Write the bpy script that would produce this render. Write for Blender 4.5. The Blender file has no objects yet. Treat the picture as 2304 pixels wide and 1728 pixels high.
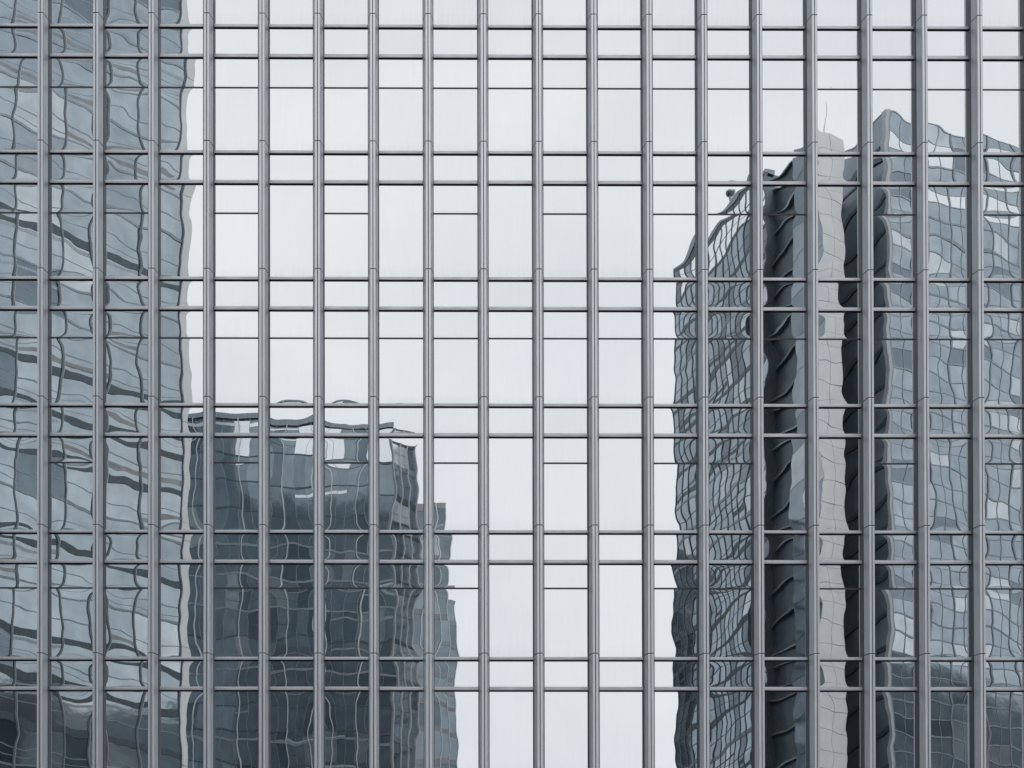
import bpy, bmesh, math, random
from mathutils import Matrix, Vector

random.seed(7)
sc = bpy.context.scene
COL = sc.collection

# ------------------------------------------------------------------ camera
cam_d = bpy.data.cameras.new('camera')
cam = bpy.data.objects.new('camera', cam_d)
COL.objects.link(cam)
cam_d.sensor_width = 36.0
cam_d.lens = 56.25
cam_d.shift_x = 0.0704
cam_d.shift_y = 0.90697
cam_d.clip_start = 0.5
cam_d.clip_end = 6000.0
_look = (Matrix.Rotation(-0.00580, 3, 'Z') @ Matrix.Rotation(0.01044, 3, 'X') @ Matrix.Rotation(0.00163, 3, 'Y'))
cam.matrix_world = Matrix.Translation((0.0195, -49.897, 1.425)) @ (_look @ Matrix.Rotation(math.radians(90), 3, 'X')).to_4x4()
sc.camera = cam

# ------------------------------------------------------------------ sky, sun, exposure
SUN_EL, SUN_AZ = math.radians(56), math.radians(32)      # azimuth from +Y, clockwise
world = bpy.data.worlds.new('World')
sc.world = world
world.use_nodes = True
wt = world.node_tree
wt.nodes.clear()
w_out = wt.nodes.new('ShaderNodeOutputWorld')
w_bg = wt.nodes.new('ShaderNodeBackground')
w_bg.inputs['Strength'].default_value = 0.1
w_sky = wt.nodes.new('ShaderNodeTexSky')
w_sky.sky_type = 'NISHITA'
w_sky.sun_disc = False
w_sky.sun_elevation = SUN_EL
w_sky.sun_rotation = SUN_AZ
w_sky.dust_density = 4.0
w_tc = wt.nodes.new('ShaderNodeTexCoord')
w_map = wt.nodes.new('ShaderNodeMapping')
w_map.inputs['Scale'].default_value = (1.0, 1.0, 2.2)
w_noise = wt.nodes.new('ShaderNodeTexNoise')
w_noise.inputs['Scale'].default_value = 3.2
w_noise.inputs['Detail'].default_value = 5.0
w_noise.inputs['Roughness'].default_value = 0.55
w_ramp = wt.nodes.new('ShaderNodeValToRGB')
w_ramp.color_ramp.elements[0].position = 0.30
w_ramp.color_ramp.elements[0].color = (0.80, 0.835, 0.89, 1)
w_ramp.color_ramp.elements[1].position = 0.72
w_ramp.color_ramp.elements[1].color = (0.975, 0.975, 0.97, 1)
w_mul = wt.nodes.new('ShaderNodeVectorMath')
w_mul.operation = 'SCALE'
w_mul.inputs['Scale'].default_value = 11.3
w_mix = wt.nodes.new('ShaderNodeMix')
w_mix.data_type = 'RGBA'
w_mix.inputs['Factor'].default_value = 0.93                 # thick cloud cover over the clear sky
L = wt.links.new
L(w_tc.outputs['Generated'], w_map.inputs['Vector'])
L(w_map.outputs['Vector'], w_noise.inputs['Vector'])
L(w_noise.outputs['Fac'], w_ramp.inputs['Fac'])
L(w_ramp.outputs['Color'], w_mul.inputs[0])
L(w_sky.outputs['Color'], w_mix.inputs['A'])
L(w_mul.outputs['Vector'], w_mix.inputs['B'])
L(w_mix.outputs['Result'], w_bg.inputs['Color'])
L(w_bg.outputs['Background'], w_out.inputs['Surface'])

sun_d = bpy.data.lights.new('sun', 'SUN')
sun_d.energy = 1.4
sun_d.angle = math.radians(20)
sun_d.color = (1.0, 0.98, 0.955)
sun = bpy.data.objects.new('sun', sun_d)
COL.objects.link(sun)
_sd = Vector((math.sin(SUN_AZ) * math.cos(SUN_EL), math.cos(SUN_AZ) * math.cos(SUN_EL), math.sin(SUN_EL)))
sun.rotation_euler = _sd.to_track_quat('Z', 'Y').to_euler()
sun.location = _sd * 300

sc.view_settings.view_transform = 'Standard'
sc.view_settings.look = 'None'
sc.view_settings.gamma = 1.0
sc.view_settings.exposure = 0.0
sc.render.engine = 'CYCLES'
sc.cycles.max_bounces = 10
sc.cycles.glossy_bounces = 7
sc.cycles.diffuse_bounces = 3
sc.cycles.sample_clamp_indirect = 6.0


# ------------------------------------------------------------------ materials
def new_mat(name):
    m = bpy.data.materials.new(name)
    m.use_nodes = True
    nt = m.node_tree
    b = nt.nodes['Principled BSDF']
    return m, nt, b


def ramp_node(nt, stops):
    r = nt.nodes.new('ShaderNodeValToRGB')
    el = r.color_ramp.elements
    while len(el) < len(stops):
        el.new(0.5)
    for e, (p, c) in zip(el, stops):
        e.position = p
        e.color = (c[0], c[1], c[2], 1)
    return r


def math_node(nt, op, a=None, b=None):
    n = nt.nodes.new('ShaderNodeMath')
    n.operation = op
    for i, v in enumerate((a, b)):
        if v is None:
            continue
        if isinstance(v, (int, float)):
            n.inputs[i].default_value = v
        else:
            nt.links.new(v, n.inputs[i])
    return n.outputs[0]


def surface_mat(name, col, rough=0.5, metal=0.0, var=0.12, scale=(3, 3, 0.6), noise=2.5):
    """plain painted, metal or stone surface with weathering in colour and gloss"""
    m, nt, b = new_mat(name)
    tc = nt.nodes.new('ShaderNodeNewGeometry')
    mp = nt.nodes.new('ShaderNodeMapping')
    mp.inputs['Scale'].default_value = scale
    nz = nt.nodes.new('ShaderNodeTexNoise')
    nz.inputs['Scale'].default_value = noise
    nz.inputs['Detail'].default_value = 6
    nt.links.new(tc.outputs['Position'], mp.inputs['Vector'])
    nt.links.new(mp.outputs['Vector'], nz.inputs['Vector'])
    lo = [c * (1 - var) for c in col]
    hi = [min(1, c * (1 + var)) for c in col]
    r = ramp_node(nt, [(0.3, lo), (0.7, hi)])
    nt.links.new(nz.outputs['Fac'], r.inputs['Fac'])
    nt.links.new(r.outputs['Color'], b.inputs['Base Color'])
    b.inputs['Roughness'].default_value = rough
    b.inputs['Metallic'].default_value = metal
    return m


def mirror_glass(name, tint, pillow_x, pillow_z, wave, tilt):
    """coated glazing: a mirror whose sealed units bulge a little, each one differently"""
    m, nt, b = new_mat(name)
    lk = nt.links.new
    tc = nt.nodes.new('ShaderNodeTexCoord')
    geo = nt.nodes.new('ShaderNodeNewGeometry')
    oi = nt.nodes.new('ShaderNodeObjectInfo')
    sep = nt.nodes.new('ShaderNodeSeparateXYZ')
    lk(tc.outputs['Object'], sep.inputs[0])
    u, v = sep.outputs['X'], sep.outputs['Z']              # -0.5 .. 0.5 on each pane
    wn = nt.nodes.new('ShaderNodeTexWhiteNoise')
    wn.noise_dimensions = '1D'
    lk(oi.outputs['Random'], wn.inputs['W'])
    rs = nt.nodes.new('ShaderNodeSeparateColor')
    lk(wn.outputs['Color'], rs.inputs[0])
    strength = math_node(nt, 'ADD', math_node(nt, 'MULTIPLY', oi.outputs['Random'], 1.1), 0.35)
    # bulge: slopes vanish in the corners and peak at mid edge
    v2 = math_node(nt, 'MULTIPLY', v, 2.0)
    v4 = math_node(nt, 'POWER', math_node(nt, 'ABSOLUTE', v2), 4.0)
    fx = math_node(nt, 'MULTIPLY', math_node(nt, 'SINE', math_node(nt, 'MULTIPLY', u, math.pi)),
                   math_node(nt, 'SUBTRACT', 1.0, v4))
    v3 = math_node(nt, 'MULTIPLY', math_node(nt, 'MULTIPLY', v2, v2), v2)
    v5 = math_node(nt, 'MULTIPLY', math_node(nt, 'MULTIPLY', v3, v2), v2)
    fz = math_node(nt, 'MULTIPLY', v5, math_node(nt, 'COSINE', math_node(nt, 'MULTIPLY', u, math.pi)))
    nx = math_node(nt, 'MULTIPLY', math_node(nt, 'MULTIPLY', fx, pillow_x), strength)
    nz = math_node(nt, 'MULTIPLY', math_node(nt, 'MULTIPLY', fz, pillow_z), strength)
    # roller wave of the tempered sheets
    off = nt.nodes.new('ShaderNodeVectorMath')
    off.operation = 'SCALE'
    lk(wn.outputs['Color'], off.inputs[0])
    off.inputs['Scale'].default_value = 37.0
    pos = nt.nodes.new('ShaderNodeVectorMath')
    pos.operation = 'ADD'
    lk(geo.outputs['Position'], pos.inputs[0])
    lk(off.outputs['Vector'], pos.inputs[1])
    waves = []
    for scl, amp in ((0.62, wave), (1.8, wave * 0.42)):
        n = nt.nodes.new('ShaderNodeTexNoise')
        n.inputs['Scale'].default_value = scl
        n.inputs['Detail'].default_value = 0.6
        lk(pos.outputs['Vector'], n.inputs['Vector'])
        s = nt.nodes.new('ShaderNodeSeparateColor')
        lk(n.outputs['Color'], s.inputs[0])
        waves.append((math_node(nt, 'MULTIPLY', math_node(nt, 'SUBTRACT', s.outputs[0], 0.5), amp),
                      math_node(nt, 'MULTIPLY', math_node(nt, 'SUBTRACT', s.outputs[1], 0.5), amp)))
    tx = math_node(nt, 'MULTIPLY', math_node(nt, 'SUBTRACT', rs.outputs[0], 0.5), tilt)
    tz = math_node(nt, 'MULTIPLY', math_node(nt, 'SUBTRACT', rs.outputs[1], 0.5), tilt)
    for wx, wz in waves:
        nx = math_node(nt, 'ADD', nx, wx)
        nz = math_node(nt, 'ADD', nz, wz)
    nx = math_node(nt, 'ADD', nx, tx)
    nz = math_node(nt, 'ADD', nz, tz)
    cmb = nt.nodes.new('ShaderNodeCombineXYZ')
    lk(nx, cmb.inputs['X'])
    lk(nz, cmb.inputs['Z'])
    add = nt.nodes.new('ShaderNodeVectorMath')
    add.operation = 'ADD'
    lk(geo.outputs['Normal'], add.inputs[0])
    lk(cmb.outputs[0], add.inputs[1])
    nrm = nt.nodes.new('ShaderNodeVectorMath')
    nrm.operation = 'NORMALIZE'
    lk(add.outputs['Vector'], nrm.inputs[0])
    lk(nrm.outputs['Vector'], b.inputs['Normal'])
    # slightly different coating batches
    r = ramp_node(nt, [(0.0, [c * 0.965 for c in tint]), (1.0, [min(1, c * 1.02) for c in tint])])
    lk(rs.outputs[2], r.inputs['Fac'])
    lk(r.outputs['Color'], b.inputs['Base Color'])
    b.inputs['Metallic'].default_value = 1.0
    b.inputs['Roughness'].default_value = 0.0
    # thin film of street dust, thicker in streaks along the lower edge
    dust = nt.nodes.new('ShaderNodeBsdfDiffuse')
    dust.inputs['Color'].default_value = (0.34, 0.35, 0.36, 1)
    dn = nt.nodes.new('ShaderNodeTexNoise')
    dm = nt.nodes.new('ShaderNodeMapping')
    dm.inputs['Scale'].default_value = (9, 9, 0.9)
    lk(pos.outputs['Vector'], dm.inputs['Vector'])
    lk(dm.outputs['Vector'], dn.inputs['Vector'])
    dn.inputs['Scale'].default_value = 1.0
    dn.inputs['Detail'].default_value = 5
    low = math_node(nt, 'MAXIMUM', math_node(nt, 'SUBTRACT', -0.36, v), 0.0)
    dfac = math_node(nt, 'ADD', math_node(nt, 'MULTIPLY', math_node(nt, 'MULTIPLY', low, dn.outputs['Fac']), 0.8),
                     math_node(nt, 'MULTIPLY', dn.outputs['Fac'], 0.05))
    mix = nt.nodes.new('ShaderNodeMixShader')
    lk(dfac, mix.inputs[0])
    lk(b.outputs[0], mix.inputs[1])
    lk(dust.outputs[0], mix.inputs[2])
    lk(mix.outputs[0], nt.nodes['Material Output'].inputs['Surface'])
    return m


def tower_glass(name, stops, rough=0.06, metal=0.85, wave=0.03):
    """glazing of the towers across the street; every window its own tint (blinds, lights, coating)"""
    m, nt, b = new_mat(name)
    oi = nt.nodes.new('ShaderNodeObjectInfo')
    r = ramp_node(nt, stops)
    r.color_ramp.interpolation = 'CONSTANT' if len(stops) > 4 else 'LINEAR'
    nt.links.new(oi.outputs['Random'], r.inputs['Fac'])
    geo = nt.nodes.new('ShaderNodeNewGeometry')
    nz = nt.nodes.new('ShaderNodeTexNoise')
    nz.inputs['Scale'].default_value = 0.5
    nz.inputs['Detail'].default_value = 3
    nt.links.new(geo.outputs['Position'], nz.inputs['Vector'])
    mx = nt.nodes.new('ShaderNodeMix')
    mx.data_type = 'RGBA'
    mx.blend_type = 'MULTIPLY'
    mx.inputs['Factor'].default_value = 0.6
    rr = ramp_node(nt, [(0.3, (0.62, 0.64, 0.66)), (0.65, (1, 1, 1))])
    nt.links.new(nz.outputs['Fac'], rr.inputs['Fac'])
    nt.links.new(r.outputs['Color'], mx.inputs['A'])
    nt.links.new(rr.outputs['Color'], mx.inputs['B'])
    nt.links.new(mx.outputs['Result'], b.inputs['Base Color'])
    b.inputs['Roughness'].default_value = rough
    b.inputs['Metallic'].default_value = metal
    bp = nt.nodes.new('ShaderNodeBump')
    bp.inputs['Strength'].default_value = 0.25
    bp.inputs['Distance'].default_value = wave
    nt.links.new(nz.outputs['Fac'], bp.inputs['Height'])
    nt.links.new(bp.outputs['Normal'], b.inputs['Normal'])
    return m


M = {}
M['alu'] = surface_mat('anodised aluminium', (0.61, 0.63, 0.66), 0.46, 0.7, 0.10, (6, 6, 0.5))
M['alu_nose'] = surface_mat('brightened aluminium cap', (0.76, 0.77, 0.785), 0.34, 0.85, 0.09, (9, 9, 0.4))  # nose copy of the fin metal, colour brightened for the sky it faces
M['alu_rail'] = surface_mat('anodised aluminium rail', (0.60, 0.61, 0.635), 0.4, 0.85, 0.12, (0.8, 6, 6))
M['rubber'] = surface_mat('black rubber gasket', (0.014, 0.016, 0.019), 0.6, 0.0, 0.2)
M['rebate'] = surface_mat('dark painted rebate', (0.085, 0.102, 0.114), 0.5, 0.2, 0.2)
M['seal'] = surface_mat('grey silicone joint', (0.075, 0.08, 0.088), 0.55, 0.0, 0.2)
M['pane'] = mirror_glass('mirror glazing', (0.79, 0.815, 0.83), 0.0036, 0.0078, 0.0078, 0.0014)
M['spandrel'] = mirror_glass('mirror spandrel glazing', (0.775, 0.80, 0.815), 0.0032, 0.0060, 0.0075, 0.0018)
M['dark_glazing'] = surface_mat('dark tinted glazing', (0.115, 0.155, 0.18), 0.08, 0.7, 0.3)  # for unseen fronts, kept dark to darken what the towers reflect
M['tinted_glazing'] = surface_mat('blue tinted glazing', (0.24, 0.30, 0.335), 0.08, 0.8, 0.25)
M['core'] = surface_mat('dark inner wall', (0.03, 0.032, 0.036), 0.8)
M['asphalt'] = surface_mat('asphalt', (0.052, 0.052, 0.054), 0.9, 0, 0.3, (1, 1, 1), 0.8)
M['pale_stone'] = surface_mat('pale granite', (0.79, 0.80, 0.80), 0.5, 0, 0.06, (1, 1, 1), 0.7)
M['concrete'] = surface_mat('grey cladding', (0.30, 0.32, 0.335), 0.55, 0.1, 0.2, (1, 1, 0.5), 0.6)
M['dark_metal'] = surface_mat('dark metal band', (0.078, 0.106, 0.122), 0.4, 0.5, 0.25)
M['mid_metal'] = surface_mat('grey metal band', (0.24, 0.28, 0.31), 0.4, 0.6, 0.2)
M['slate_metal'] = surface_mat('slate grey metal', (0.135, 0.165, 0.185), 0.4, 0.5, 0.25)
M['line_metal'] = surface_mat('blue grey metal', (0.31, 0.355, 0.39), 0.35, 0.7, 0.15)
M['pale_metal'] = surface_mat('pale grey metal', (0.46, 0.49, 0.51), 0.45, 0.2, 0.1)
M['white_metal'] = surface_mat('white metal', (0.62, 0.64, 0.65), 0.45, 0.2, 0.1)
M['roof'] = surface_mat('roof gravel', (0.25, 0.25, 0.25), 0.9)
M['glass_a'] = tower_glass('blue grey glass', [(0.0, (0.20, 0.25, 0.285)), (0.09, (0.42, 0.485, 0.525)), (0.5, (0.48, 0.545, 0.58)), (0.82, (0.37, 0.43, 0.47)), (0.94, (0.63, 0.68, 0.70))])
M['glass_b'] = tower_glass('pale blue glass', [(0.0, (0.25, 0.30, 0.345)), (0.08, (0.40, 0.465, 0.51)), (0.5, (0.46, 0.525, 0.565)), (0.8, (0.40, 0.45, 0.49)), (0.9, (0.66, 0.70, 0.72))])
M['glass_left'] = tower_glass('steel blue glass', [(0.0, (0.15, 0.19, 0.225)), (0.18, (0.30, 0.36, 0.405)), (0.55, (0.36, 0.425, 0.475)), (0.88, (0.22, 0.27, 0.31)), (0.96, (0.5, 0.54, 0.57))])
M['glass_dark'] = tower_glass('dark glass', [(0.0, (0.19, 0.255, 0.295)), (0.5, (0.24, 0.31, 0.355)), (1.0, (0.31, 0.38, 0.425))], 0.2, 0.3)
M['glass_c'] = tower_glass('smoky teal glass', [(0.0, (0.20, 0.25, 0.28)), (0.3, (0.27, 0.325, 0.36)), (0.7, (0.24, 0.295, 0.33)), (0.86, (0.16, 0.205, 0.235)), (0.95, (0.42, 0.46, 0.48))])
M['glass_pale'] = surface_mat('sky-bright window', (0.88, 0.90, 0.91), 0.12, 0.85, 0.06)  # openings with sky behind; that brightness is put into the pale mirror colour


# ------------------------------------------------------------------ mesh helpers
def add_box(bm, x0, x1, y0, y1, z0, z1, mi=0):
    vs = [bm.verts.new((x, y, z)) for z in (z0, z1) for y in (y0, y1) for x in (x0, x1)]
    for f in ((0, 2, 3, 1), (4, 5, 7, 6), (0, 1, 5, 4), (2, 6, 7, 3), (0, 4, 6, 2), (1, 3, 7, 5)):
        bm.faces.new([vs[i] for i in f]).material_index = mi


def add_extrusion(bm, prof, z0, z1, mi=0, cut=0.0, ref=1.0):
    """closed (x, y) outline, counter-clockwise seen from above, extruded along z"""
    lo = [bm.verts.new((x, y, z0 + cut * (1 + y / ref))) for x, y in prof]      # cut: ends sawn on a slope
    hi = [bm.verts.new((x, y, z1 + cut * (1 + y / ref))) for x, y in prof]
    n = len(prof)
    for i in range(n):
        j = (i + 1) % n
        bm.faces.new([lo[i], lo[j], hi[j], hi[i]]).material_index = mi
    bm.faces.new(hi).material_index = mi
    bm.faces.new(list(reversed(lo))).material_index = mi


def finish(bm, name, mats):
    bmesh.ops.recalc_face_normals(bm, faces=bm.faces)
    me = bpy.data.meshes.new(name)
    bm.to_mesh(me)
    bm.free()
    for m in mats:
        me.materials.append(M[m])
    return me


_units = {}


def unit_box(mat):
    if mat not in _units:
        bm = bmesh.new()
        add_box(bm, -0.5, 0.5, -0.5, 0.5, -0.5, 0.5)
        _units[mat] = finish(bm, 'box_' + mat, [mat])
    return _units[mat]


def place(name, mesh, parent=None, loc=(0, 0, 0), rz=0.0, scale=(1, 1, 1), tilt=(0, 0)):
    o = bpy.data.objects.new(name, mesh)
    COL.objects.link(o)
    o.parent = parent
    o.location = loc
    o.rotation_euler = (tilt[0], 0, rz + tilt[1])
    o.scale = scale
    return o


def block(name, mat, parent, x0, x1, y0, y1, z0, z1, kind=None):
    o = place(name, unit_box(mat), parent, ((x0 + x1) / 2, (y0 + y1) / 2, (z0 + z1) / 2), 0, (x1 - x0, y1 - y0, z1 - z0))
    if kind:
        o['kind'] = kind
    return o


def thing(name, label, cat, loc=(0, 0, 0), rz=0.0, group=None):
    o = bpy.data.objects.new(name, None)
    COL.objects.link(o)
    o.location = loc
    o.rotation_euler = (0, 0, rz)
    o['label'] = label
    o['category'] = cat
    if group:
        o['group'] = group
    return o


# ------------------------------------------------------------------ ground
g_bm = bmesh.new()
bmesh.ops.create_grid(g_bm, x_segments=1, y_segments=1, size=2500)
ground = place('ground', finish(g_bm, 'ground', ['asphalt']))
ground['kind'] = 'structure'

# ------------------------------------------------------------------ the mirror-glass front
P = 1.726                    # bay
H = 4.009                    # storey
Z0 = 42.5                    # rail of the topmost storey line in view
BAY0, BAY1 = -9, 12          # bays; bay i lies right of fin i, fin 0 faces the camera
ST0, ST1 = -1, 7             # storeys, downwards
TOP = 157.0
wall = thing('curtain_wall_tower', 'office tower front of mirror glass with projecting grey aluminium fins, filling the view', 'building')

FIN_B, FIN_N, FIN_D, GLASS = 0.155, 0.077, 0.39, 0.22
prof = [(FIN_B, 0.012), (FIN_B, -0.004), (FIN_N + 0.013, -FIN_D + 0.035), (FIN_N, -FIN_D + 0.006), (FIN_N - 0.008, -FIN_D),
        (0.0125, -FIN_D), (0.010, -FIN_D + 0.03), (-0.010, -FIN_D + 0.03), (-0.0125, -FIN_D),
        (-FIN_N + 0.008, -FIN_D), (-FIN_N, -FIN_D + 0.006), (-FIN_N - 0.013, -FIN_D + 0.035), (-FIN_B, -0.004), (-FIN_B, 0.012)]
prof = list(reversed(prof))


def fin_mesh(h):
    bm = bmesh.new()
    add_extrusion(bm, prof, 0.014, h - 0.014, 0, 0.10, FIN_D)
    bm.faces.ensure_lookup_table()
    for f in bm.faces:
        if all(v.co.y < -FIN_D + 0.0065 for v in f.verts) and abs(f.calc_center_median().x) > 0.01:
            f.material_index = 2                                            # the two cap strips of the nose, in the sky-brightened metal
    inner = [(x * 0.985, min(y + 0.004, 0.01)) for x, y in prof]
    add_extrusion(bm, inner, -0.0138, 0.0138, 1, 0.10, FIN_D)                            # dark sleeve showing in the joint
    add_box(bm, -0.0095, 0.0095, -FIN_D + 0.018, -FIN_D + 0.029, 0.03, h - 0.03, 1)   # sealant in the nose groove
    add_box(bm, -FIN_B - 0.016, FIN_B + 0.016, 0.0125, GLASS + 0.02, 0, h, 3)            # dark rebate between fin and glass
    return finish(bm, 'fin', ['alu', 'rubber', 'alu_nose', 'rebate'])


def rail_mesh(w, split, top):
    bm = bmesh.new()
    add_box(bm, -w / 2, w / 2, GLASS - 0.010, GLASS + 0.02, -0.017, 0.017, 1)
    # two-step rail: lower lip proud, upper band sloping back to the glass
    p = [(-0.048, 0.0175), (-0.048, split - 0.004), (-0.036, split + 0.002), (-0.030, top - 0.006), (-0.006, top), (0.02, top), (0.02, 0.0175)]
    p = [(y + GLASS, z) for y, z in p]
    a = [bm.verts.new((-w / 2, y, z)) for y, z in p]
    b = [bm.verts.new((w / 2, y, z)) for y, z in p]
    for i in range(len(p)):
        j = (i + 1) % len(p)
        bm.faces.new([a[i], b[i], b[j], a[j]])
    bm.faces.new(list(reversed(a)))
    bm.faces.new(b)
    return finish(bm, 'rail', ['alu_rail', 'rubber'])


fin_me = fin_mesh(H)
rail_w = P - 2 * FIN_B - 0.030
sill_me = rail_mesh(rail_w, 0.062, 0.122)
head_me = rail_mesh(rail_w, 0.070, 0.138)


def pane_mesh(mat):
    bm = bmesh.new()
    add_box(bm, -0.5, 0.5, -0.5, 0.5, -0.5, 0.5)
    return finish(bm, 'pane', [mat])


pane_me, span_me = pane_mesh('pane'), pane_mesh('spandrel')
joint_me = unit_box('seal')

ALL = set(range(1, 20))
SPLIT = {0: (ALL, 0.927), 1: ({1, 2, 3, 5, 7, 9, 11, 13, 14, 15, 17, 19}, 0.911), 2: (ALL, 0.861),
         3: ({2, 5, 7, 9, 11, 13, 14, 17, 19}, 0.803), 4: ({1, 2, 3, 5, 6, 7, 8, 9, 11, 13, 14, 16, 17, 18, 19}, 0.759)}


def rail_z(j):
    return Z0 - j * H


for i in range(BAY0, BAY1 + 1):
    for j in range(ST0, ST1):
        place('fin', fin_me, wall, (i * P, 0, rail_z(j + 1) - 0.01))
pane_w = P - 2 * FIN_B - 0.030
for i in range(BAY0, BAY1):
    cx = (i + 0.5) * P
    coln = i + 9                                           # 1 = leftmost column in view
    for j in range(ST0, ST1 + 1):
        z1 = rail_z(j)
        place('sill_rail', sill_me, wall, (cx, 0, z1))
        if j == ST1:
            continue
        z2 = z1 - 0.957
        zb = rail_z(j + 1) + 0.12
        place('head_rail', head_me, wall, (cx, 0, z2))
        place('spandrel_pane', span_me, wall, (cx, GLASS + 0.012, (z1 - 0.016 + z2 + 0.136) / 2), 0, (pane_w, 0.024, z1 - 0.016 - z2 - 0.136))
        cols, dz = SPLIT.get(j, (set(), 0))
        top = z2 - 0.016
        if coln in cols:
            zt = z2 - dz
            place('vent_pane', pane_me, wall, (cx, GLASS + 0.012, (top + zt + 0.02) / 2), 0, (pane_w, 0.024, top - zt - 0.02))
            place('glazing_joint', joint_me, wall, (cx, GLASS + 0.008, zt), 0, (pane_w, 0.024, 0.052))
            top = zt - 0.02
        place('vision_pane', pane_me, wall, (cx, GLASS + 0.012, (top + zb) / 2), 0, (pane_w, 0.024, top - zb))

# the rest of the front, outside the picture
gx0, gx1 = BAY0 * P, BAY1 * P
gz0, gz1 = rail_z(ST1), rail_z(ST0)
XL, XR = gx0 - 14 * P, gx1 + 12 * P
block('inner_wall', 'core', wall, XL, XR, GLASS + 0.10, 28, 0.05, TOP - 0.5)
for nm, x0, x1, z0, z1 in (('outer_glazing', XL, gx0 - 0.17, gz0 + 0.05, gz1), ('outer_glazing', gx1 + 0.17, XR, gz0 + 0.05, gz1)):
    block(nm, 'pane', wall, x0, x1, GLASS, GLASS + 0.08, z0, z1, 'stuff')
block('lower_glazing', 'dark_glazing', wall, XL, XR, GLASS, GLASS + 0.08, 0.05, gz0 - 0.02, 'stuff')
block('upper_glazing', 'dark_glazing', wall, XL, XR, GLASS, GLASS + 0.08, gz1 + 0.125, 127.0, 'stuff')  # unseen; dark tint chosen to darken the smoky tower's reflection
block('crown_glazing', 'tinted_glazing', wall, XL, XR, GLASS, GLASS + 0.08, 127.02, TOP, 'stuff')  # unseen; paler tint chosen to lift the smoky tower's reflection higher up
o_bm = bmesh.new()
for i in range(BAY0 - 14, BAY1 + 13):
    segs = ((0.1, gz0 + 0.10), (gz1 + 0.13, TOP)) if BAY0 <= i <= BAY1 else ((0.1, TOP),)
    for a, b in segs:
        add_extrusion(o_bm, [(x + i * P, y - 0.002 if y < 0.01 else GLASS + 0.01) for x, y in prof], a, b)
for k in range(-28, 11):
    z = rail_z(k)
    for zz in (z, z - 0.957):
        if gz0 - 0.5 < zz < gz1 + 0.5:
            spans = ((XL, gx0 - 0.2), (gx1 + 0.2, XR))
        else:
            spans = ((XL, XR),)
        for a, b in spans:
            add_box(o_bm, a, b, GLASS - 0.045, GLASS + 0.01, zz + 0.02, zz + 0.13)
place('outer_fins_and_rails', finish(o_bm, 'outer_fins', ['alu']), wall)['kind'] = 'stuff'


# ------------------------------------------------------------------ towers across the street (seen in the mirror glass)
def facade(root, p0, ang, width, z0, z1, bay, fh, glass, band, band_h, mull, mull_w, mull_d, line=None, pale=(), sub=None, band_alt=None, wname='window', pale_p=0.85, highlight=None, extra=()):
    """grid of windows on one face starting at p0; x runs along the face, outward is +y after turning by ang"""
    c, s = math.cos(ang), math.sin(ang)

    def at(x, y):
        return (p0[0] + x * c - y * s, p0[1] + x * s + y * c)
    n = max(1, round(width / bay))
    bay = width / n
    nf = int((z1 - z0) / fh)
    for f in range(nf):
        zt = z1 - f * fh
        # band at the top of every storey
        bx, by = at(width / 2, 0.025)
        bm_ = band
        if band_alt and random.random() < band_alt[1]:
            bm_ = band_alt[0]
        hh = band_h * random.uniform(0.85, 1.15)
        if band_alt and bm_ == band_alt[0]:
            hh = band_alt[2] * random.uniform(0.7, 1.2)
        place('spandrel_band', unit_box(bm_), root, (bx, by, zt - hh / 2), ang, (width, 0.12, hh))
        if line:
            lx, ly = at(width / 2, 0.0)
            place('sill_line', unit_box(line[0]), root, (lx, ly, zt - fh * line[2]), ang, (width, 0.13, line[1]))
        for em, eh, ef in extra:
            if random.random() < 0.5:                       # blind rails and slab edges behind the glass line, not on every storey
                b0 = random.randrange(n)
                b1 = random.randint(b0 + 1, n)
                lx, ly = at((b0 + b1) * bay / 2, 0.002)
                place('floor_edge', unit_box(em), root, (lx, ly, zt - fh * (ef + random.uniform(-.05, .05))), ang, ((b1 - b0) * bay - 0.05, 0.115, eh))
        for b in range(n):
            x, y = at((b + 0.5) * bay, 0.0)
            g = 'glass_pale' if (f in pale and random.random() < pale_p) else glass
            place(wname, unit_box(g), root, (x, y, (zt - hh + zt - fh) / 2), ang, (bay - mull_w * 0.8, 0.10, fh - hh),
                  (random.uniform(-.004, .004), random.uniform(-.006, .006)))
    for b in range(n + 1):
        x, y = at(b * bay, mull_d / 2 - 0.1)
        place('mullion', unit_box(mull), root, (x, y, (z0 + z1) / 2), ang, (mull_w, mull_d + 0.2, z1 - z0))
    if highlight:  # highlight on one side of each mullion, made as a thin white bar
        for b in range(n + 1):
            x, y = at(b * bay + mull_w / 2 + highlight[1] / 2 + 0.01, 0.04)
            place('mullion_highlight', unit_box(highlight[0]), root, (x, y, (z0 + z1) / 2), ang, (highlight[1], 0.16, z1 - z0))
    if sub:
        for b in range(n):
            x, y = at((b + 0.5) * bay, 0.05)
            place('glazing_bar', unit_box(sub[0]), root, (x, y, (z0 + z1) / 2), ang, (sub[1], 0.14, z1 - z0))


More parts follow.
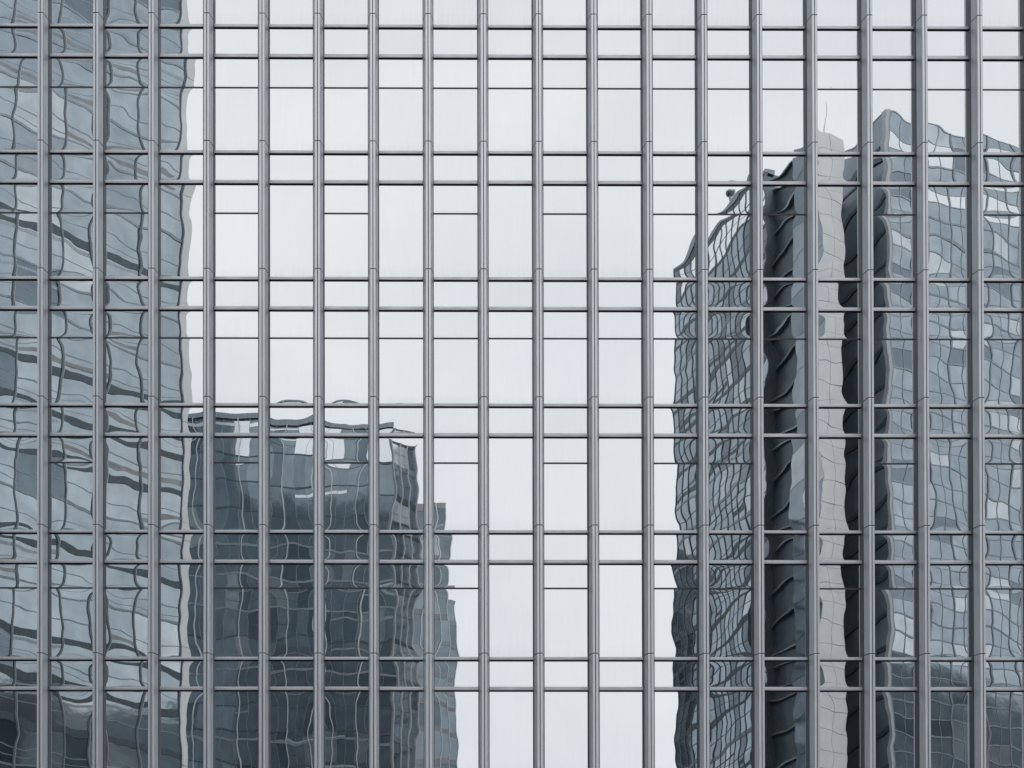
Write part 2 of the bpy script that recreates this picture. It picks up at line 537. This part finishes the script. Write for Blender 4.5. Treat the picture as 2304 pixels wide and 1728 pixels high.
# left tower, its edge clad in pale stone
A = thing('blue_glass_tower', 'tall blue-grey glass tower with pale stone edge strip, reflected in the leftmost bays', 'building',
          (-20.32, -85.14, 0), math.radians(-35))
block('tower_body', 'glass_a', A, -34, -0.05, -26, -0.12, 0, 127.5)
block('lower_storeys', 'glass_a', A, -34, -0.05, -0.115, 0.0, 0.05, 39.0, 'stuff')
facade(A, (-33.6, 0), 0, 32.75, 39.2, 127.0, 3.64, 3.66, 'glass_a', 'mid_metal', 0.22, 'slate_metal', 0.19, 0.22,
       line=('mid_metal', 0.09, 0.62), band_alt=('dark_metal', 0.40, 0.7), highlight=('white_metal', 0.07),
       extra=(('line_metal', 0.30, 0.28), ('mid_metal', 0.07, 0.84), ('concrete', 0.45, 0.80)))
for k in range(9):
    block('stone_edge', 'pale_stone', A, -0.83, 0.0, -0.9, 0.36, 39.2 + k * 9.8 + 0.03, 39.2 + (k + 1) * 9.8 - 0.03)
block('roof_slab', 'roof', A, -33.9, -0.1, -25.9, -0.1, 127.52, 128.2)

# right tower with the stone pier
B = thing('stone_pier_tower', 'glass tower with a pale stone corner pier and sloping roofline, reflected right of centre', 'building',
          (36.45, -100.14, 0), math.radians(-21.2))
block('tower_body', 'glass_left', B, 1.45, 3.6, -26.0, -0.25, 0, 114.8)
block('rear_wall', 'slate_metal', B, 0.12, 1.44, -26.0, -9.15, 0, 116.6)
ZB = 115.0
for k in range(40):
    zt = ZB - k * 1.95
    for c in range(2):
        block('stone_panel', 'pale_stone', B, 0.02 + c * 1.86, 1.835 + c * 1.86, -0.22, 0.0 + random.uniform(-.012, .012), zt - 1.895, zt)
block('pier_core', 'dark_metal', B, 0.04, 3.66, -3.0, -0.225, 0, ZB - 0.05)
for k in range(21):
    block('pier_side_panel', 'glass_c', B, -0.03, 0.035, -3.0, -0.03, 115 - (k + 1) * 3.66 + 0.06, 115 - k * 3.66)
# dark recessed bay between pier and wing
block('recess_wall', 'dark_metal', B, 1.30, 1.44, -9.1, -3.05, 0, 116.0)
for k in range(21):
    z = 115.6 - k * 3.66
    block('floor_slab', 'mid_metal' if k % 3 == 1 else 'slate_metal', B, 0.92, 1.29, -9.1, -3.05, z - 0.26, z)
# wing facing left
# outward of ang=90 deg is local -x; the run goes towards +y, so start at the far end
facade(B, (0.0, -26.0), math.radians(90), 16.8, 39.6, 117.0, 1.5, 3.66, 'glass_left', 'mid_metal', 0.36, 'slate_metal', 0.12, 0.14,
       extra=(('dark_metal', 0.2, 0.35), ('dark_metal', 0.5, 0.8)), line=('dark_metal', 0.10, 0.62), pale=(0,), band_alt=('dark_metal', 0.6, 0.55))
block('roof_parapet', 'mid_metal', B, -0.15, 1.3, -26.1, -9.1, 117.02, 117.5)
block('roof_slab', 'roof', B, 1.32, 3.55, -25.8, -9.3, 116.62, 117.2)
# mast and camera dome on the roof edge
m_bm = bmesh.new()
bmesh.ops.create_cone(m_bm, cap_ends=True, segments=8, radius1=0.06, radius2=0.025, depth=4.2)
place('roof_mast', finish(m_bm, 'mast', ['mid_metal']), B, (2.3, -1.5, 117.0))
d_bm = bmesh.new()
bmesh.ops.create_uvsphere(d_bm, u_segments=14, v_segments=10, radius=0.55)
add_box(d_bm, -0.1, 0.1, -0.1, 0.1, -1.2, -0.3)
place('roof_dome', finish(d_bm, 'dome', ['mid_metal']), B, (0.0, -14.0, 118.6))

# right wing: pale glass block
D = thing('pale_glass_tower', 'pale blue glass tower with bright window rows at its roof, reflected at the right edge', 'building',
          (43.16, -100.14, 0), math.radians(-18.6))
block('tower_body', 'glass_b', D, 0.12, 25.9, -24, -0.12, 0, 116.4)
block('lower_storeys', 'glass_b', D, 0.12, 25.9, -0.115, 0.0, 0.05, 41.5, 'stuff')
facade(D, (0.55, 0), 0, 25.0, 41.6, 116.9, 3.57, 1.84, 'glass_b', 'line_metal', 0.13, 'mid_metal', 0.20, 0.16,
       pale=(1, 3), sub=('line_metal', 0.07), band_alt=('mid_metal', 0.3, 0.22))
block('corner_strip', 'pale_metal', D, 0.0, 0.40, -0.5, 0.25, 0, 117.0)
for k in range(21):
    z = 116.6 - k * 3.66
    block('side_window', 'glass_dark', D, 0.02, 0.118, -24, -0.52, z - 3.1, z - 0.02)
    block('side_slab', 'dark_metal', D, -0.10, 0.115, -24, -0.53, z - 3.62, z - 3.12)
block('roof_slab', 'roof', D, 0.2, 25.5, -23.8, -0.2, 116.42, 117.05)

# middle tower: smoky glass, chamfered right corner, white fins
C = thing('smoky_glass_tower', 'lower dark smoky glass tower with thin white vertical fins, reflected left of centre', 'building',
          (-4.2, -125.14, 0), math.radians(-4))
block('tower_body', 'glass_c', C, -27, -0.2, -7.5, -0.12, 0, 100.0)
ch = math.radians(-38)
ce = (4.4 * math.cos(ch), 4.4 * math.sin(ch))
c_bm = bmesh.new()
add_extrusion(c_bm, [(-0.19, -0.12), (-0.19, -7.5), (ce[0] - 0.1, -7.5), (ce[0] - 0.1, ce[1] - 0.1), (0.0, -0.14)], 0, 100.0)
place('corner_body', finish(c_bm, 'corner_body', ['glass_b']), C)
facade(C, (-26.9, 0), 0, 26.8, 47.0, 100.9, 1.66, 3.4, 'glass_c', 'dark_metal', 0.16, 'line_metal', 0.05, 0.18,
       pale=(0,), pale_p=0.35, extra=(('dark_metal', 0.1, 0.6), ('mid_metal', 0.25, 0.3), ('glass_pale', 0.3, 0.2)), band_alt=('mid_metal', 0.3, 0.3))
for k in range(6):
    block('white_fin', 'white_metal', C, -25.2 + k * 4.4, -25.2 + k * 4.4 + 0.13, 0.02, 0.42, 47.0, 100.9)
facade(C, (0.05, 0.0), ch, 4.3, 47.0, 100.9, 1.45, 3.4, 'glass_b', 'mid_metal', 0.5, 'white_metal', 0.11, 0.3,
       pale=(0, 2), line=('mid_metal', 0.07, 0.6), band_alt=('dark_metal', 0.4, 0.5), wname='corner_window')
block('lower_storeys', 'glass_c', C, -27, -0.2, -0.115, 0.0, 0.05, 46.9, 'stuff')
block('roof_parapet', 'mid_metal', C, -27, -0.1, -0.4, 0.2, 100.92, 101.5)
block('roof_slab', 'roof', C, -26.8, -0.3, -7.3, -0.45, 100.02, 101.0)
block('plant_room', 'concrete', C, -20, -9, -7, -3, 101.01, 102.6)

for nm, lab, loc, rz, w, top, bay in (
        ('stepped_office_block', 'grey glass office block stepping out behind the smoky tower', (1.95, -145.14, 0), -12, 4.4, 103.0, 1.5),
        ('rear_office_block', 'lowest grey-blue block at the right foot of the smoky tower', (3.45, -152.14, 0), -12, 4.6, 94.6, 1.5)):
    o = thing(nm, lab, 'building', loc, math.radians(rz))
    block('tower_body', 'glass_b', o, -w, -0.1, -6, -0.12, 0, top - 0.6)
    facade(o, (-w, 0), 0, w, 50.0, top, bay, 3.5, 'glass_c', 'mid_metal', 0.6, 'white_metal', 0.14, 0.2, band_alt=('concrete', 0.3, 0.7))
    block('lower_storeys', 'glass_c', o, -w, -0.1, -0.115, 0.0, 0.05, 49.8, 'stuff')
    block('roof_slab', 'roof', o, -w + 0.1, -0.2, -5.9, -0.2, top - 0.58, top + 0.2)

# unseen blocks added on this side of the street so their double reflection darkens the lower windows opposite
for nm, lab, x0, x1, y0, y1, top in (
        ('unseen_dark_block', 'unseen dark block added beside the mirror front, darkens the lower left reflections', 75, 140, -6, 35, 104),
        ('unseen_high_rise', 'unseen dark high-rise added further along the street, darkens the lower right reflections', 150, 265, -6, 45, 130)):
    o = thing(nm, lab, 'building', ((x0 + x1) / 2, y0, 0))
    w = (x1 - x0) / 2
    block('tower_body', 'dark_glazing', o, -w, w, 0.3, y1 - y0, 0, top)
    for k in range(int(top / 4)):
        block('spandrel_band', 'dark_metal', o, -w - .1, w + .1, 0.0, y1 - y0 + 0.1, k * 4 + 3.2, k * 4 + 3.9)
    block('roof_slab', 'roof', o, -w + .2, w - .2, 0.5, y1 - y0 - .2, top + .01, top + .5)
